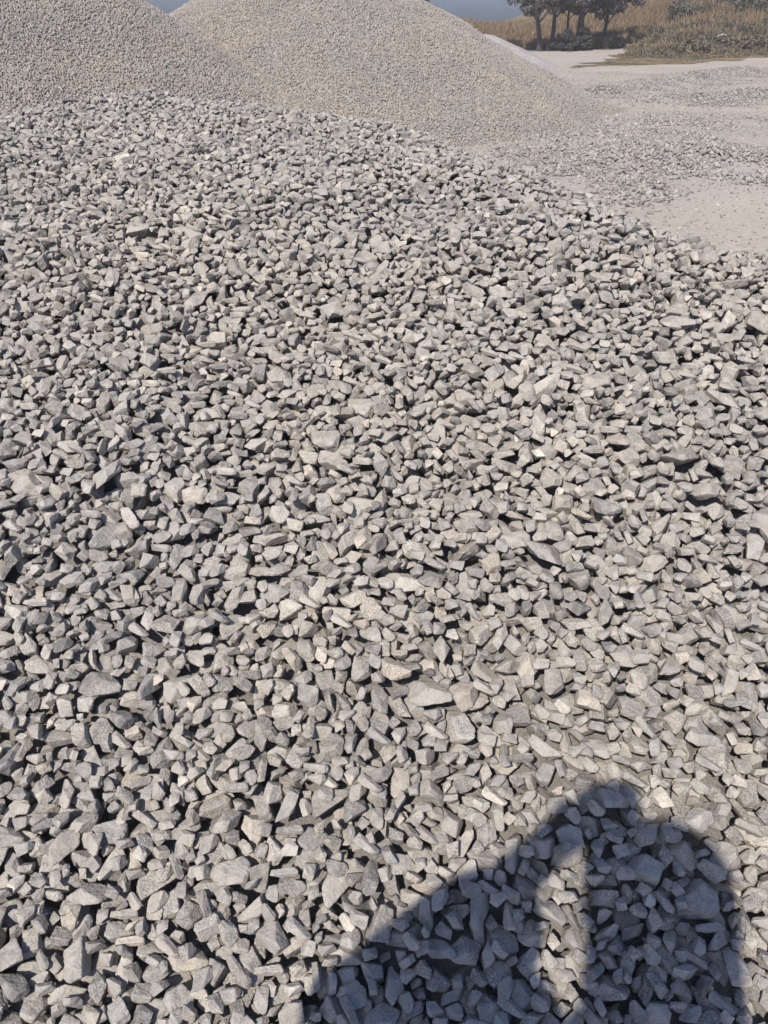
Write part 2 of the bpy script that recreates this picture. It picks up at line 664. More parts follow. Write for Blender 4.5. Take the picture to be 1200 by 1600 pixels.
celly = ((sys_[cells[:, 0]] - Y0) / CELL).astype(int)
pick_c = rng.integers(0, len(cells), (NST, NC))
pick_j = rng.integers(-4, 5, (NST, NC, 2))
pick_v = rng.integers(0, (NPROTO - NSMALL) * NROT, (NST, 12))
pick_v[-NFILL:] = rng.integers((NPROTO - NSMALL) * NROT, len(VAR), (NFILL, 12))
HXN, HYN = len(hx), len(hy)
def blur(A, r):
    for ax in (0, 1):
        c = np.cumsum(np.pad(A, [(r + 1, r) if k == ax else (0, 0) for k in (0, 1)], mode='edge'), axis=ax, dtype=np.float64)
        n_ = A.shape[ax]
        A = (np.take(c, np.arange(2 * r + 1, n_ + 2 * r + 1), ax) - np.take(c, np.arange(0, n_), ax)) / (2 * r + 1)
    return A.astype(np.float32)


FINES = None
for s in range(NST):
    best = None
    if s == NST - NFILL:                # grit and dust have run down between the stones
        FINES = blur(blur(Hm, 9), 7) - 0.040
        np.maximum(Hm, FINES, out=Hm)
    gx_ = cellx[pick_c[s]] + pick_j[s, :, 0]
    gy_ = celly[pick_c[s]] + pick_j[s, :, 1]
    if s < NST * 0.3:
        cand = range(3)
    else:
        low = Hm[gy_, gx_] - SURF[gy_, gx_]
        cand = np.repeat(np.argpartition(low, 3)[:4], 3)
    for n, k in enumerate(cand):
        lo, hi, x0, y0, w, h, i, e = VAR[pick_v[s, n]]
        a = gx_[k] + x0
        b = gy_[k] + y0
        if a < 0 or b < 0 or a + w > HXN or b + h > HYN:
            continue
        dd = (Hm[b:b + h, a:a + w] - lo).ravel()
        kq = len(dd) - 1 - KQ[pick_v[s, n]]
        z = float(np.partition(dd, kq)[kq]) - 0.0015
        rel = z - SURF[gy_[k], gx_[k]]
        score = rel + 0.9 * float(hi.max())
        if best is None or score < best[0]:
            best = (score, X0 + gx_[k] * CELL, Y0 + gy_[k] * CELL, z, pick_v[s, n], a, b)
    if best is None:
        continue
    _, x, y, z, vi, a, b = best
    lo, hi, x0, y0, w, h, i, e = VAR[vi]
    sl = Hm[b:b + h, a:a + w]
    np.maximum(sl, hi + z, out=sl)
    stones.append((x, y, z, vi, a, b))
print('stones', len(stones), 'mean fill', float((Hm - SURF)[::7, ::7][(Hm - SURF)[::7, ::7] > -DEPTH + 1e-4].mean()), float(((Hm - SURF)[250:1000:5, 900:1200:5] < -DEPTH + 1e-4).mean()))
pos = np.array([s[:3] for s in stones])
# grid snapping used the cell under the point: move each stone to where its raster was tested
pos[:, 0] = X0 + (np.array([s[4] - VAR[s[3]][2] for s in stones]) + 0.5) * CELL
pos[:, 1] = Y0 + (np.array([s[5] - VAR[s[3]][3] for s in stones]) + 0.5) * CELL
var = np.array([s[3] for s in stones])
pick = np.array([VAR[v][6] for v in var])
turn = np.array([VAR[v][7] for v in var])
# what each stone still shows from above, and how large it is in the photograph
show = np.zeros(len(stones))
for n, (x, y, z, vi, a, b) in enumerate(stones):
    lo, hi, x0, y0, w, h, i, e = VAR[vi]
    ok = np.isfinite(hi)
    vis = (Hm[b:b + h, a:a + w] <= hi + z + 0.002) & ok
    show[n] = max(vis.sum() - 2, 0) * CELL * CELL
upx, upy, dep = project(pos)
inside = (upx > 4) & (upx < 1196) & (upy > 150) & (upy < 1596) & (dep > 0.2)
score = np.where(inside, show / np.maximum(dep, 0.2) ** 2, 0)
order = np.argsort(-score)
big = order[:300]
keep = np.ones(len(stones), bool)
keep[big] = False
buried = (show < 1e-6)
keep &= ~buried
print('kept', keep.sum(), 'largest', upy[big].min(), upy[big].max())

HEAP_LABEL = 'near heap of coarse grey crushed granite filling the foreground, crossed by a person shadow'
heap = empty('gravel_heap', (-0.6, 2.4, 0.0), HEAP_LABEL, 'gravel heap', 'heaps of crushed stone')
hloc = np.array(heap.location)
# core of fines and grit under the stones
cst = 5
FX, FY = np.meshgrid(hx[::cst], hy[::cst])
FZ = FINES[::cst, ::cst]
cxs = np.concatenate([np.arange(-6.4, X0 + 0.02, 0.06), hx[::cst], np.arange(X1 + 0.03, 4.4, 0.06)])
cys = np.concatenate([np.arange(-1.6, Y0 - 0.01, 0.06), hy[::cst], np.arange(Y1 + 0.03, 8.4, 0.06)])
CX, CY = np.meshgrid(cxs, cys)
CZ = np.zeros(CX.shape)
for q in range(0, len(cys), 64):
    CZ[q:q + 64] = heap_h(CX[q:q + 64], CY[q:q + 64]) - DEPTH + 0.004
kx = np.searchsorted(cxs, hx[0] - 1e-6)
ky = np.searchsorted(cys, hy[0] - 1e-6)
sub = CZ[ky:ky + FZ.shape[0], kx:kx + FZ.shape[1]]
np.maximum(sub, FZ, out=sub)
CZ = np.maximum(CZ, -0.25)
idx = np.arange(CX.size).reshape(CX.shape)
quads = np.stack([idx[:-1, :-1], idx[:-1, 1:], idx[1:, 1:], idx[1:, :-1]], -1).reshape(-1, 4)
core = link(bpy.data.objects.new('heap_core', fast_mesh('heap_core', np.stack([CX, CY, CZ], -1).reshape(-1, 3) - hloc, quads, M_core, True)), heap)
scatter('stone_mass', pos[keep] - hloc, turn[keep], np.ones(keep.sum()), pick[keep], COL_STONE, heap)
for n in big:
    o = bpy.data.objects.new('stone', stone_mesh[pick[n]])
    o.location = pos[n] - hloc
    o.rotation_euler = turn[n]
    link(o, heap)
# thinner cover on the flanks outside the picture
m = 14000
fx_ = rng.uniform(-6.2, 4.2, m)
fy_ = rng.uniform(-1.4, 8.2, m)
fz_ = heap_h(fx_, fy_)
ii = np.clip(((fx_ - sxs[0]) / 0.03).astype(int), 0, len(sxs) - 1)
jj = np.clip(((fy_ - sys_[0]) / 0.03).astype(int), 0, len(sys_) - 1)
ok = (fz_ > 0.0) & ~(want[jj, ii] & (fx_ > X0) & (fx_ < X1) & (fy_ > Y0) & (fy_ < Y1))
pf = np.stack([fx_, fy_, fz_ - DEPTH + 0.03], -1)[ok]
scatter('flank_stone_mass', pf - hloc, rng.uniform(0, 6.28, (len(pf), 3)), np.full(len(pf), 1.5), rng.integers(0, NPROTO, len(pf)), COL_STONE, heap)


# ---------------------------------------------------------------- far heaps
def cone_h(x, y, c):
    cx, cy, rad, h, rr = c
    r = np.hypot(x - cx, y - cy)
    ang = np.arctan2(y - cy, x - cx)
    rad2 = rad * (1 + 0.05 * np.sin(2 * ang + cx) + 0.03 * np.sin(5 * ang + cy))
    k = h / rad
    z = h - k * (np.sqrt(r * r + rr * rr) - rr) * (rad / rad2) * (rad / (np.sqrt(rad * rad + rr * rr) - rr))
    # the foot runs out softly
    z = np.where(z < 0.25, 0.25 * np.exp(np.minimum((z - 0.25) / 0.25, 0)), z) - 0.05
    return z + (0.10 * value_noise(x + 0.6 * y, 0.45 * y, 43, 2.4) + 0.05 * value_noise(x, y, 41, 1.0)) * sstep(-0.05, 0.5, z) + 0.02 * value_noise(x, y, 42, 0.4)


HEAP_B = (-1.5, 19.8, 6.9, 2.95, 0.9)
HEAP_A = (-6.9, 15.2, 6.6, 3.1, 1.0)
HEAP_C = (4.0, 38.0, 3.9, 1.42, 0.9)


def far_heap(c, label, mat, dens, col, chip_scale, cut=None):
    cx, cy, rad, h, rr = c
    root = empty('gravel_heap', (cx, cy, 0), label, 'gravel heap', 'heaps of crushed stone')
    a = np.arange(-rad * 1.35, rad * 1.35, 0.11)
    X, Y = np.meshgrid(a + cx, a + cy)
    Z = cone_h(X, Y, c)
    if cut is not None:
        Z = np.where(cone_h(X, Y, cut) > Z + 0.02, np.minimum(Z, cone_h(X, Y, cut) - 0.15), Z)
    idx = np.arange(X.size).reshape(X.shape)
    q = np.stack([idx[:-1, :-1], idx[:-1, 1:], idx[1:, 1:], idx[1:, :-1]], -1).reshape(-1, 4)
    o = link(bpy.data.objects.new('heap_core', fast_mesh('heap_core', np.stack([X - cx, Y - cy, Z - 0.03], -1).reshape(-1, 3), q, mat, True)), root)
    if dens > 0:
        n = int(dens * (2.5 * rad) ** 2)
        px_ = rng.uniform(-1.25 * rad, 1.25 * rad, n) + cx
        py_ = rng.uniform(-1.25 * rad, 1.25 * rad, n) + cy
        pz_ = cone_h(px_, py_, c)
        ok = (pz_ > 0.0) & (pz_ > rng.uniform(-0.02, 0.3, n)) & (py_ < cy + 0.35 * rad)
        if cut is not None:
            ok &= cone_h(px_, py_, cut) < pz_ + 0.02
        qx, qy, qd = project(np.stack([px_, py_, pz_], -1))
        ok &= (qx > -150) & (qy > -260) & (qy < np.interp(qx, [0, 230, 600, 690, 850], [300, 260, 300, 340, 420]))
        p = np.stack([px_ - cx, py_ - cy, pz_ - 0.03 + rng.uniform(0, 0.02, n)], -1)[ok]
        scatter('chipping_mass', p, rng.uniform(0, 6.28, (len(p), 3)), chip_scale * np.clip(np.exp(rng.normal(0, 0.25, len(p))), 0.5, 1.5), rng.integers(0, 24, len(p)), col, root)
        print('chips', len(p))
    return root


far_heap(HEAP_B, 'big beige-grey chippings heap in the middle, rounded top against the sky', M_core_b, 2500, COL_CHIP, 0.76)
far_heap(HEAP_A, 'tall brownish chippings heap at the left, cut by the frame corner', M_core_b, 2500, COL_CHIP, 0.74, HEAP_B)
far_heap(HEAP_C, 'small smooth pale dust heap peeping out behind the big middle heap', M_fine, 0, None, 1.0)

# ---------------------------------------------------------------- loose stone on the yard
n = 560000
sx = rng.uniform(-1, 22, n)
sy = rng.uniform(4, 36, n)
dn = np.zeros(n)
for a, b, w, h, de in WINDG:
    d, t = seg_d(sx, sy, a, b)
    dn = np.maximum(dn, de * (1 - sstep(0.2 * w, 1.8 * w, d)) * np.clip(0.75 + 0.6 * value_noise(sx, sy, 51, 0.8), 0, 1))
dn = np.maximum(dn, 0.45 * (1 - sstep(3, 7, np.hypot(sx - 4.0, sy - 14.5))) * np.clip(0.6 + 0.9 * value_noise(sx, sy, 52, 0.9), 0, 1))
dn = np.maximum(dn, 0.06 + 0.12 * np.clip(value_noise(sx, sy, 53, 1.1), 0, 1) + 0.1 * (1 - sstep(5.5, 8, sy)))
ok = (rng.uniform(0, 1, n) < dn) & (np.abs(sx) < 0.62 * sy + 1.0) & (cone_h(sx, sy, HEAP_B) < 0.2)
ok &= heap_h(np.clip(sx, -6, 4), np.clip(sy, -1.5, 8)) * (sx < 4.2) * (sy < 8.2) < 0.05
sx, sy = sx[ok], sy[ok]
dno = dn[ok]
sz = ground_h(sx, sy) + 0.004 + np.where(dno > 0.3, rng.uniform(0, 0.045, len(sx)) * dno, 0)
ss = np.clip(np.exp(rng.normal(-0.05, 0.3, len(sx))), 0.4, 1.5) * np.where(dno < 0.3, 0.7, 1.2)
o = scatter('loose_gravel', np.stack([sx, sy, sz], -1), np.stack([rng.uniform(-0.9, 0.9, len(sx)), rng.uniform(-0.9, 0.9, len(sx)), rng.uniform(0, 6.28, len(sx))], -1),
            np.stack([ss, ss, ss * 0.8], -1), rng.integers(0, 24, len(sx)), COL_SCAT)
o['label'] = 'loose grey stones strewn in low bands over the pale yard'
o['category'] = 'gravel'
print('scatter', len(sx))


# ---------------------------------------------------------------- vegetation
def leaf_material(name, cols, trans=0.25):
    m, nt, bs, out = nodes_of(name)
    geo = N(nt, 'ShaderNodeNewGeometry')
    info = N(nt, 'ShaderNodeObjectInfo')
    add = N(nt, 'ShaderNodeMath', operation='ADD')
    nt.links.new(geo.outputs['Random Per Island'], add.inputs[0])
    mul = N(nt, 'ShaderNodeMath', operation='MULTIPLY')
    mul.inputs[1].default_value = 0.6
    nt.links.new(info.outputs['Random'], mul.inputs[0])
    nt.links.new(mul.outputs[0], add.inputs[1])
    half = N(nt, 'ShaderNodeMath', operation='MULTIPLY')
    half.inputs[1].default_value = 0.62
    nt.links.new(add.outputs[0], half.inputs[0])
    c = ramp(nt, half.outputs[0], [(i / (len(cols) - 1), k) for i, k in enumerate(cols)])
    nt.links.new(c.outputs[0], bs.inputs['Base Color'])
    bs.inputs['Roughness'].default_value = 0.8
    bs.inputs['Specular IOR Level'].default_value = 0.2
    return m


M_dry = leaf_material('dry_grass', [(0.185, 0.135, 0.08), (0.26, 0.195, 0.12), (0.33, 0.255, 0.165)])
M_olive = leaf_material('olive_scrub', [(0.11, 0.10, 0.07), (0.16, 0.145, 0.10), (0.23, 0.20, 0.14)])
M_tree_leaf = leaf_material('haze_pale_leaves', [(0.14, 0.135, 0.115), (0.20, 0.195, 0.17), (0.28, 0.27, 0.235)])  # pale grey: the haze over distant trees is put into the leaf colour
M_dark_leaf = leaf_material('shade_bush_leaves', [(0.05, 0.055, 0.05), (0.075, 0.08, 0.072), (0.11, 0.11, 0.10)])  # darker than the other bush leaves: shade between the trunks put into the colour
M_bush_leaf = leaf_material('bush_leaves', [(0.10, 0.10, 0.075), (0.15, 0.145, 0.105), (0.22, 0.20, 0.145)])
M_bark, *_ = ground_noise_mat('bark', (0.06, 0.055, 0.058), (0.10, 0.092, 0.094), 3, 20, 0.7, 0.02)
M_pale_rock, *_ = ground_noise_mat('pale_rock', (0.55, 0.52, 0.48), (0.66, 0.63, 0.59), 3, 20, 0.5, 0.02)


def grass_clump(name, n, h, spread, width, mat, lean, r):
    v, f = [], []
    for i in range(n):
        a = r.uniform(0, 6.28)
        d = spread * math.sqrt(r.uniform(0, 1))
        bx, by = d * math.cos(a), d * math.sin(a)
        hh = h * r.uniform(0.55, 1.1)
        la = r.uniform(0, 6.28)
        ll = lean * hh * r.uniform(0.2, 1.0)
        wa = r.uniform(0, 3.14)
        wx, wy = width * math.cos(wa) * 0.5, width * math.sin(wa) * 0.5
        pts = []
        for t, wd in ((0, 0.8), (0.5, 1.0), (0.85, 0.8), (1.0, 0.12)):
            cx = bx + ll * t * t * math.cos(la)
            cy = by + ll * t * t * math.sin(la)
            cz = hh * t * (1 - 0.12 * t)
            pts.append(((cx - wx * wd, cy - wy * wd, cz), (cx + wx * wd, cy + wy * wd, cz)))
        k = len(v)
        for p in pts:
            v += [p[0], p[1]]
        for s in range(3):
            f.append((k + 2 * s, k + 2 * s + 1, k + 2 * s + 3, k + 2 * s + 2))
    return fast_mesh(name, np.array(v), np.array(f), mat)


gr_r = np.random.default_rng(77)
dry_meshes = [grass_clump('grass_tuft', 46, 1.0, 0.34, 0.030, M_dry, 0.45, gr_r) for _ in range(6)]
olive_meshes = [grass_clump('scrub_tuft', 40, 0.8, 0.42, 0.05, M_olive, 0.6, gr_r) for _ in range(6)]
COL_DRY = proto_collection('grass_shape', dry_meshes)
COL_OLIVE = proto_collection('scrub_shape', olive_meshes)


def seen_wedge(x, y):
    return (x > 0.08 * y - 4) & (x < 0.66 * y + 4)


# tall straw grass behind the track and up the bank
n = 26000
tx_, ty_ = rng.uniform(0, 75, n), rng.uniform(52, 118, n)
fa, fb = grass_mask(tx_, ty_)
tall = fb & seen_wedge(tx_, ty_) & (rng.uniform(0, 1, n) < 1 - 0.5 * sstep(85, 118, ty_))
hgt = (1.1 + 0.9 * sstep(69, 80, ty_ - 0.2 * tx_)) * (1 + 0.3 * value_noise(tx_, ty_, 61, 4.0))
p = np.stack([tx_, ty_, ground_h(tx_, ty_) - 0.03], -1)[tall]
hs = hgt[tall]
edge = np.min([seg_d(tx_, ty_, GRASS_A[i], GRASS_A[i + 1])[0] for i in range(5)], axis=0)
mixed = fa & seen_wedge(tx_, ty_) & (rng.uniform(0, 1, n) < 0.08 + 0.35 * sstep(-0.2, 0.6, value_noise(tx_, ty_, 63, 3.5)))
p = np.concatenate([p, np.stack([tx_, ty_, ground_h(tx_, ty_) - 0.03], -1)[mixed]])
hs = np.concatenate([hs, ((0.1 + 1.2 * sstep(1, 10, edge) * sstep(14, 26, tx_)) * (1 + 0.6 * value_noise(tx_, ty_, 64, 2.0)))[mixed]])
o = scatter('dry_grass', p, np.stack([np.zeros(len(p)), np.zeros(len(p)), rng.uniform(0, 6.28, len(p))], -1), np.stack([np.full(len(p), 1.2), np.full(len(p), 1.2), hs], -1), rng.integers(0, 6, len(p)), COL_DRY)
o['label'] = 'tall straw-coloured dry grass behind the trees and up the bank'
o['category'] = 'grass'
print('grass', len(p))
# lower olive scrub on the near bank, straw at its rim
n = 16000
tx_, ty_ = rng.uniform(7, 62, n), rng.uniform(36, 100, n)
fa, fb = grass_mask(tx_, ty_)
edge = np.min([seg_d(tx_, ty_, GRASS_A[i], GRASS_A[i + 1])[0] for i in range(5)], axis=0)
okm = fa & seen_wedge(tx_, ty_)
hgt = (0.07 + 1.15 * sstep(0.3, 9, edge) * sstep(13, 25, tx_)) * (1 + 0.6 * value_noise(tx_, ty_, 62, 2.2))
p = np.stack([tx_, ty_, ground_h(tx_, ty_) - 0.03], -1)[okm]
hs = np.maximum(hgt[okm], 0.07)
o = scatter('bank_scrub', p, np.stack([np.zeros(len(p)), np.zeros(len(p)), rng.uniform(0, 6.28, len(p))], -1), np.stack([0.45 + hs * 0.7, 0.45 + hs * 0.7, hs], -1), rng.integers(0, 6, len(p)), COL_OLIVE)
o['label'] = 'low olive brown scrub on the near bank beside the yard'
o['category'] = 'scrub'
print('scrub', len(p))


def tube(path, radii, seg=8):
    v, f = [], []
    path = [Vector(p) for p in path]
    for i, (p, r) in enumerate(zip(path, radii)):
        t = (path[min(i + 1, len(path) - 1)] - path[max(i - 1, 0)]).normalized()
        a = t.cross(Vector((0.3, 1, 0.2))).normalized()
        b = t.cross(a)
        for s in range(seg):
            an = 2 * math.pi * s / seg
            v.append(tuple(p + (a * math.cos(an) + b * math.sin(an)) * r))
    for i in range(len(path) - 1):
        for s in range(seg):
            f.append((i * seg + s, i * seg + (s + 1) % seg, (i + 1) * seg + (s + 1) % seg, (i + 1) * seg + s))
    return v, f


def leaves(centres, radii, n, size, r):
    """leaf sized faces spread through clumps"""
    w = np.array(radii) ** 2
    k = r.choice(len(centres), n, p=w / w.sum())
    d = r.normal(size=(n, 3))
    d /= np.linalg.norm(d, axis=1)[:, None]
    rr = np.array(radii)[k] * r.uniform(0.35, 1.0, n) ** 0.6
    c = np.array(centres)[k] + d * rr[:, None] * np.array([1, 1, 0.75])
    a = r.normal(size=(n, 3))
    a /= np.linalg.norm(a, axis=1)[:, None]
    b = np.cross(a, r.normal(size=(n, 3)))
    b /= np.linalg.norm(b, axis=1)[:, None]
    s = size * r.uniform(0.6, 1.4, n)[:, None]
    v = np.stack([c - a * s, c + b * s * 0.45, c + a * s, c - b * s * 0.45], 1).reshape(-1, 3)
    return v, np.arange(4 * n).reshape(n, 4)


def tree(label, x, y, h, trunk_r, crown_z, crown_r, nleaf, seed, lean=(0, 0), fork=True, leaf=0.16, hang=0.0):
    r = np.random.default_rng(seed)
    z0 = float(ground_h(np.array([x]), np.array([y]))[0]) - 0.1
    root = empty('tree', (x, y, z0), label, 'tree', 'trees at the far edge of the yard')
    tips = []
    tv, tf = [], []

    def add(path, rad, seg=8):
        v, f = tube(path, rad, seg)
        k = len(tv)
        tv.extend(v)
        tf.extend([tuple(i + k for i in q) for q in f])
    top_ = Vector((lean[0], lean[1], h * 0.72))
    path = [Vector((0, 0, 0)), Vector((lean[0] * 0.18 + 0.05, lean[1] * 0.2, h * 0.18)), Vector((lean[0] * 0.45 - 0.04, lean[1] * 0.45, h * 0.4)), top_]
    add(path, [trunk_r * 1.35, trunk_r, trunk_r * 0.8, trunk_r * 0.3])
    nb = 9
    for i in range(nb):
        t = 0.28 + 0.6 * i / nb
        a0 = path[1].lerp(path[2], min(t * 1.3, 1)) if t < 0.6 else path[2].lerp(path[3], (t - 0.6) / 0.4)
        an = i * 2.4 + r.uniform(-0.5, 0.5)
        ln = crown_r * r.uniform(0.6, 1.0)
        mid = a0 + Vector((math.cos(an) * ln * 0.45, math.sin(an) * ln * 0.45, ln * 0.5))
        tip = a0 + Vector((math.cos(an) * ln, math.sin(an) * ln, ln * r.uniform(0.5, 1.0) - hang))
        add([a0, mid, tip], [trunk_r * 0.42, trunk_r * 0.26, trunk_r * 0.07], 6)
        tips += [mid, tip, mid.lerp(tip, 0.5) + Vector((0, 0, 0.3))]
    tips.append(top_)
    mesh_obj('trunk', tv, tf, M_bark, root, True)
    cs_ = [np.array(t) for t in tips]
    for i in range(26):
        d = r.normal(size=3)
        d /= np.linalg.norm(d)
        cs_.append(np.array([lean[0] * 0.8, lean[1] * 0.8, crown_z]) + d * crown_r * np.array([0.95, 0.95, 0.62]))
    rs = [crown_r * r.uniform(0.15, 0.31) for _ in cs_]
    v, f = leaves(cs_, rs, nleaf, leaf, r)
    link(bpy.data.objects.new('crown', fast_mesh('crown', v, f, M_tree_leaf)), root)
    return root


def far_xy(px, y):
    p = at_y(px, 60, y)
    return float(p[0]), y


TY = 66.0
x, y = far_xy(838, TY)
tree('leftmost dark tree of the clump, trunk leaning left, crown against the sky', x + 0.3, y, 7.0, 0.16, 4.3, 2.6, 5200, 1, (-1.0, 0.2))
x, y = far_xy(862, TY + 1)
tree('straight dark tree second from the left in the clump', x, y, 8.0, 0.15, 4.9, 2.3, 5200, 2, (0.15, 0))
x, y = far_xy(884, TY + 2.5)
tree('slender thin-trunked tree in the middle of the clump', x, y, 7.6, 0.08, 4.9, 1.9, 4600, 3, (0.1, 0.2))
x, y = far_xy(903, TY + 0.5)
tree('thick dark-trunked tree at the right end of the clump above the dark bush', x, y, 7.8, 0.24, 4.5, 2.5, 5600, 4, (0.25, 0))
x, y = far_xy(940, TY + 4)
tree('short grey tree standing alone right of the clump, forking low', x, y, 6.2, 0.13, 4.3, 2.6, 5000, 5, (0.7, 0.1))
x, y = far_xy(645, 96)
tree('distant tree whose crown just shows above the middle heap top', x, y, 7.5, 0.25, 5.2, 1.9, 4500, 6, (0.1, 0))


def bush(label, x, y, rx, h, nleaf, seed, mat, leaf=0.1):
    r = np.random.default_rng(seed)
    z0 = float(ground_h(np.array([x]), np.array([y]))[0]) - 0.05
    root = empty('bush', (x, y, z0), label, 'bush', 'bushes at the far edge of the yard')
    cs_, rs = [], []
    tv, tf = [], []
    for i in range(30):
        an, d = r.uniform(0, 6.28), rx * math.sqrt(r.uniform(0, 1)) * 0.8
        zz = h * r.uniform(0.2, 0.85) * (1 - 0.4 * d / rx)
        c = (d * math.cos(an), d * math.sin(an), zz)
        cs_.append(c)
        rs.append(min(rx, h) * r.uniform(0.14, 0.32))
        v, f = tube([(c[0] * 0.1, c[1] * 0.1, 0), (c[0] * 0.5, c[1] * 0.5, zz * 0.6), c], [0.035, 0.025, 0.01], 5)
        k = len(tv)
        tv += v
        tf += [tuple(q + k for q in w) for w in f]
    mesh_obj('stems', tv, tf, M_bark, root, True)
    v, f = leaves(cs_, rs, nleaf, leaf, r)
    link(bpy.data.objects.new('foliage', fast_mesh('foliage', v, f, mat)), root)
    return root


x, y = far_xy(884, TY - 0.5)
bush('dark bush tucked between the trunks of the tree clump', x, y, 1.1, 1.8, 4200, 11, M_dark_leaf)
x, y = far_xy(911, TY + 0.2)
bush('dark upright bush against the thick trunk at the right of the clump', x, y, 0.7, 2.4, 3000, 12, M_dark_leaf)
x, y = far_xy(1066, 76)
bush('rounded dark green bush standing alone on top of the bank', x, y, 1.7, 2.6, 3200, 13, M_bush_leaf)
x, y = far_xy(1142, 78)
bush('broad dark green bush on the bank, left of the corner bush', x, y, 2.6, 3.0, 6000, 14, M_bush_leaf)
x, y = far_xy(1192, 72)
bush('dark green bush in the upper right corner of the picture', x, y, 2.4, 3.2, 6000, 15, M_bush_leaf)
x, y = far_xy(1080, 57)
bush('low olive bush in the middle of the near bank scrub', x, y, 1.5, 1.1, 2600, 16, M_olive)
x, y = far_xy(1165, 60)
bush('low grey-green bush right of the pale rocks on the bank', x, y, 2.4, 1.3, 4000, 17, M_olive)
x, y = far_xy(970, 69)
bush('brownish low bush at the foot of the lone grey tree', x, y, 1.1, 1.0, 1500, 18, M_olive)
x, y = far_xy(704, 100)
bush('tiny distant bush peeping over the right slope of the middle heap', x, y, 1.0, 2.35, 1500, 19, M_tree_leaf)
for k, (px, s, lab) in enumerate(((1097, 0.16, 'smaller left one of two pale rocks in the bank scrub'), (1123, 0.24, 'larger right one of two pale rocks in the bank scrub'))):
    x, y = far_xy(px, 63)
    v, f = stone_verts(protos[30 + k], 3, s)
    zg = float(ground_h(np.array([x]), np.array([y]))[0])
    o = link(bpy.data.objects.new('rock', fast_mesh('rock', v, f, M_pale_rock, True)))
    o.location = (x, y, zg + 0.55)
    o['label'] = lab
    o['category'] = 'rock'
    o['group'] = 'pale rocks in the scrub'

# ---------------------------------------------------------------- the person taking the picture, standing behind the camera
def on_heap(px, py):
    d = ray(px, py)
    t = np.linspace(0.2, 8, 6000)
    p = np.array([0, 0, CAM_H]) + d * t[:, None]
    k = np.argmax(p[:, 2] < heap_h(p[:, 0], p[:, 1]))
    return p[k]


LDn = np.array(LD)


def back(px, py, y):
    """the point at that y whose shadow falls on this pixel of the photograph"""
    s = on_heap(px, py)
    return Vector(s - LDn * ((s[1] - y) / LDn[1]))


def skin_mesh(name, verts, edges, radii, root_i, mat, parent, sub=2):
    me = bpy.data.meshes.new(name)
    me.from_pydata([tuple(v) for v in verts], edges, [])
    me.materials.append(mat)
    o = link(bpy.data.objects.new(name, me), parent)
    md = o.modifiers.new('skin', 'SKIN')
    for i, sv in enumerate(me.skin_vertices[0].data):
        r = radii[i]
        sv.radius = r if isinstance(r, tuple) else (r, r)
        sv.use_root = (i == root_i)
    md.use_smooth_shade = True
    ss_ = o.modifiers.new('smooth', 'SUBSURF')
    ss_.levels = ss_.render_levels = sub
    return o


def cloth_mat(name, col):
    return ground_noise_mat(name, tuple(c * 0.85 for c in col), col, 8, 300, 0.2, 0.002)[0]


M_skin = cloth_mat('skin', (0.10, 0.055, 0.035))
M_shirt = cloth_mat('shirt_cloth', (0.22, 0.26, 0.33))
M_trouser = cloth_mat('trouser_cloth', (0.06, 0.065, 0.08))
M_hair = cloth_mat('hair', (0.012, 0.011, 0.010))
M_phone = cloth_mat('phone_shell', (0.02, 0.02, 0.022))

hand_l = back(918, 1265, -0.035)
elbow_l = back(560, 1610, -0.15)
head_c = back(1026, 1435, -0.27)
hand_r = back(988, 1280, -0.04)
elbow_r = back(1085, 1640, -0.16)
neck = head_c + Vector((0.0, -0.035, -0.15))
chest = neck + Vector((0, -0.03, -0.17))
sh_l = neck + Vector((-0.195, -0.02, -0.09))
sh_r = neck + Vector((0.165, -0.02, -0.075))
pelvis = chest + Vector((0, -0.02, -0.36))
feet_z = float(heap_h(np.array([pelvis.x]), np.array([pelvis.y + 0.05]))[0])
for nm, a, b in (('forearm l', elbow_l, hand_l), ('upper l', sh_l, elbow_l), ('forearm r', elbow_r, hand_r), ('upper r', sh_r, elbow_r)):
    print(nm, round((b - a).length, 3))
print('head', head_c, 'pelvis', pelvis, 'feet z', feet_z, 'hand', hand_l, hand_r)

person = empty('person', (pelvis.x, pelvis.y, feet_z), 'person in a loose blue-grey shirt holding a phone, known only by the shadow cast', 'person')
O = person.location.copy()


def rel(v):
    return Vector(v) - O


hip_l, hip_r = pelvis + Vector((-0.095, 0, -0.05)), pelvis + Vector((0.095, 0, -0.05))
leg_h = hip_l.z - feet_z
kn_l, kn_r = hip_l + Vector((-0.02, 0.03, -leg_h * 0.48)), hip_r + Vector((0.02, 0.03, -leg_h * 0.48))
an_l, an_r = hip_l + Vector((-0.03, -0.01, -leg_h + 0.09)), hip_r + Vector((0.03, -0.01, -leg_h + 0.09))
fo_l, fo_r = an_l + Vector((-0.02, 0.16, -0.05)), an_r + Vector((0.02, 0.16, -0.05))
fwd = Vector((0.05, 1, -0.25)).normalized()
V, Ed, Rd = [], [], []


def vert(p, r, prev=None):
    V.append(rel(p))
    Rd.append(r)
    if prev is not None:
        Ed.append((prev, len(V) - 1))
    return len(V) - 1


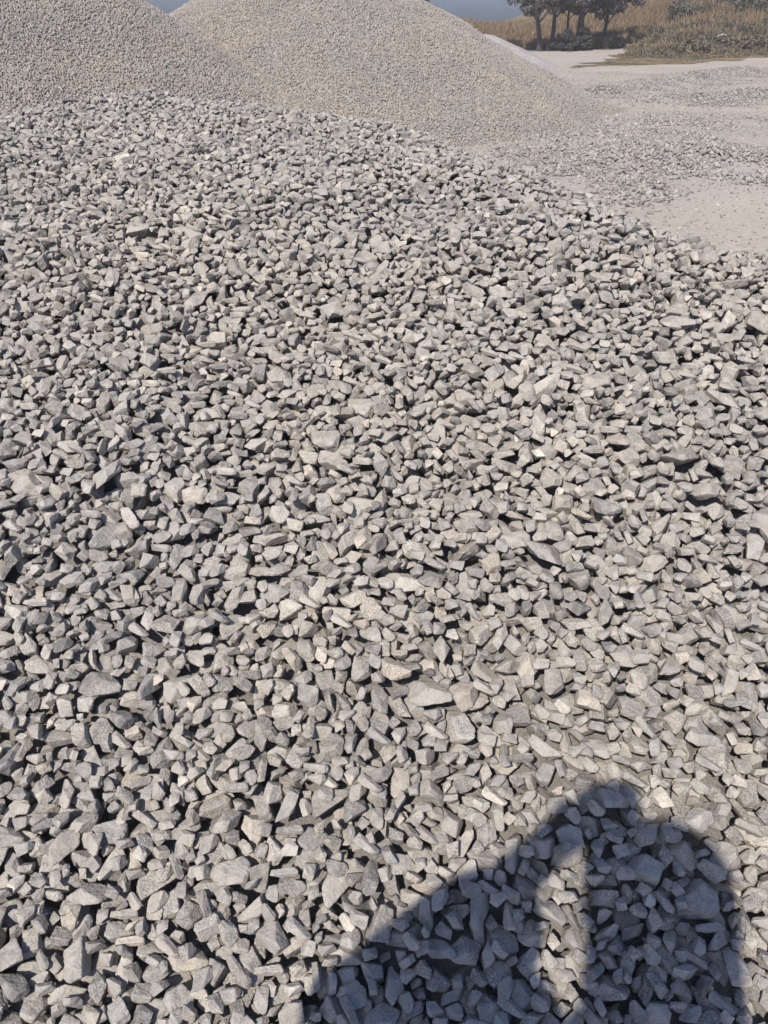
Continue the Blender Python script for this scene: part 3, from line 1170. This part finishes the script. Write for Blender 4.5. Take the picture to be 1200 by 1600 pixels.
i_pel = vert(pelvis, (0.145, 0.105))
i_che = vert(chest, (0.15, 0.105), i_pel)
i_up = vert(neck + Vector((0, -0.02, -0.09)), (0.09, 0.07), i_che)
i_nec = vert(neck, 0.056, i_up)
i_jaw = vert(head_c + Vector((0, 0.012, -0.07)), (0.062, 0.075), i_nec)
i_hd = vert(head_c + Vector((0, 0.0, 0.02)), (0.076, 0.093), i_jaw)
vert(head_c + Vector((0, -0.008, 0.085)), (0.055, 0.068), i_hd)
for sh, el, ha, sgn in ((sh_l, elbow_l, hand_l, -1), (sh_r, elbow_r, hand_r, 1)):
    i_s = vert(sh, 0.058, i_up)
    i_e = vert(el, 0.043, i_s)
    mid = el.lerp(ha, 0.35)
    i_m = vert(mid, 0.042, i_e)
    wr = el.lerp(ha, 0.82)
    i_w = vert(wr, (0.030, 0.026), i_m)
    i_p = vert(ha, (0.038, 0.022), i_w)
for hp, kn, an, fo in ((hip_l, kn_l, an_l, fo_l), (hip_r, kn_r, an_r, fo_r)):
    i_h = vert(hp, 0.09, i_pel)
    i_k = vert(kn, 0.062, i_h)
    i_a = vert(an, 0.042, i_k)
    vert(fo, (0.042, 0.03), i_a)
skin_mesh('body', V, Ed, Rd, i_pel, M_skin, person)

# fingers: short chains rooted in the palm, closed round the edges of the phone
fingers_v, fingers_f = [], []
phone_c = Vector((-0.018, -0.028, CAM_H - 0.032))
for ha, sgn in ((hand_l, -1), (hand_r, 1)):
    tgt = phone_c + Vector((sgn * 0.040, 0.0, 0.01))
    dirv = (tgt - ha)
    side = Vector((0, 0.25, 1)).normalized()
    for q in range(4):
        b0 = ha + side * (0.026 - q * 0.018)
        tip = tgt + side * (0.034 - q * 0.021)
        midp = b0.lerp(tip, 0.5) + Vector((0, 0.010, 0))
        v, f = tube([rel(b0), rel(b0.lerp(midp, 0.6)), rel(midp), rel(tip)], [0.0095, 0.009, 0.0085, 0.006], 8)
        k = len(fingers_v)
        fingers_v += v
        fingers_f += [tuple(i + k for i in w_) for w_ in f]
    b0 = ha + Vector((0, -0.012, -0.02))
    tip = tgt + Vector((-sgn * 0.015, -0.022, -0.02))
    v, f = tube([rel(b0), rel(b0.lerp(tip, 0.5) + Vector((0, -0.008, 0))), rel(tip)], [0.011, 0.010, 0.007], 8)
    k = len(fingers_v)
    fingers_v += v
    fingers_f += [tuple(i + k for i in w_) for w_ in f]
mesh_obj('fingers', fingers_v, fingers_f, M_skin, person, True)

# loose shirt with wide sleeves
V, Ed, Rd = [], [], []
i_b = vert(pelvis + Vector((0, 0, -0.06)), (0.175, 0.135))
i_c = vert(chest + Vector((0, 0, 0.02)), (0.175, 0.125), i_b)
i_u = vert(neck + Vector((0.01, -0.02, -0.11)), (0.07, 0.06), i_c)
for sh, el, ha in ((sh_l, elbow_l, hand_l), (sh_r, elbow_r, hand_r)):
    wide = sh is sh_l
    i_s = vert(sh, 0.062, i_u)
    i_m = vert(sh.lerp(el, 0.55), 0.10 if wide else 0.066, i_s)
    i_e = vert(el, 0.085 if wide else 0.058, i_m)
    if wide:
        i_f = vert(back(718, 1497, -0.10), 0.098, i_e)
        vert(back(836, 1374, -0.06), 0.066, i_f)
        vert(back(802, 1540, -0.13), 0.135, i_m)
skin_mesh('shirt', V, Ed, Rd, i_b, M_shirt, person)
V, Ed, Rd = [], [], []
i_b = vert(pelvis + Vector((0, 0, 0.0)), (0.155, 0.12))
for hp, kn, an in ((hip_l, kn_l, an_l), (hip_r, kn_r, an_r)):
    i_h = vert(hp, 0.105, i_b)
    i_k = vert(kn, 0.082, i_h)
    vert(an + Vector((0, 0, 0.03)), 0.07, i_k)
skin_mesh('trousers', V, Ed, Rd, i_b, M_trouser, person)
# soft hood over head and nape
p0, p1, p2 = back(1034, 1400, -0.275), back(1036, 1500, -0.315), back(1038, 1610, -0.345)
RH = 0.099
ax0 = (p0 - p1).normalized()
path, rad_ = [], []
for q in range(9):
    t = math.pi / 2 * (1 - q / 8)
    path.append(rel(p0 + ax0 * RH * math.sin(t)))
    rad_.append(max(RH * math.cos(t), 0.004))
for q in range(1, 9):
    w_ = q / 8
    path.append(rel(p0 * (1 - w_) ** 2 + p1 * 2 * w_ * (1 - w_) + p2 * w_ ** 2))
    rad_.append(RH * (1 + 0.02 * math.sin(q * 1.3)))
hv, hf = tube(path, rad_, 24)
mesh_obj('hood', hv, hf, M_hair, person, True)

# the phone, its back just behind the lens
bm = bmesh.new()
bmesh.ops.create_cube(bm, size=1)
bmesh.ops.scale(bm, vec=(0.074, 0.158, 0.008), verts=bm.verts)
bmesh.ops.bevel(bm, geom=[e for e in bm.edges if abs((e.verts[0].co - e.verts[1].co).z) > 0.004], offset=0.009, segments=4, affect='EDGES')
pm = bpy.data.meshes.new('phone')
bm.to_mesh(pm)
bm.free()
pm.materials.append(M_phone)
phone = link(bpy.data.objects.new('phone', pm))
phone.rotation_euler = cam.rotation_euler
phone.location = Vector((0, 0, CAM_H)) + cam.rotation_euler.to_matrix() @ Vector((-0.012, -0.045, 0.012))
phone['label'] = 'dark phone held up in both hands by the person casting the shadow'
phone['category'] = 'phone'

# ---------------------------------------------------------------- dusty air over the yard
HAZE_DENSITY = 0.0014
bm = bmesh.new()
bmesh.ops.create_cube(bm, size=1)
bmesh.ops.scale(bm, vec=(384, 304, 16), verts=bm.verts)
hm = bpy.data.meshes.new('haze')
bm.to_mesh(hm)
bm.free()
mh = bpy.data.materials.new('dusty_air')
mh.use_nodes = True
mh.node_tree.nodes.clear()
ho = mh.node_tree.nodes.new('ShaderNodeOutputMaterial')
hv_ = mh.node_tree.nodes.new('ShaderNodeVolumePrincipled')
hv_.inputs['Color'].default_value = (0.88, 0.87, 0.90, 1)
hv_.inputs['Density'].default_value = HAZE_DENSITY
mh.node_tree.links.new(hv_.outputs[0], ho.inputs['Volume'])
hm.materials.append(mh)
haze = link(bpy.data.objects.new('haze', hm))
haze.location = (0, 90, 6.8)
haze['kind'] = 'stuff'
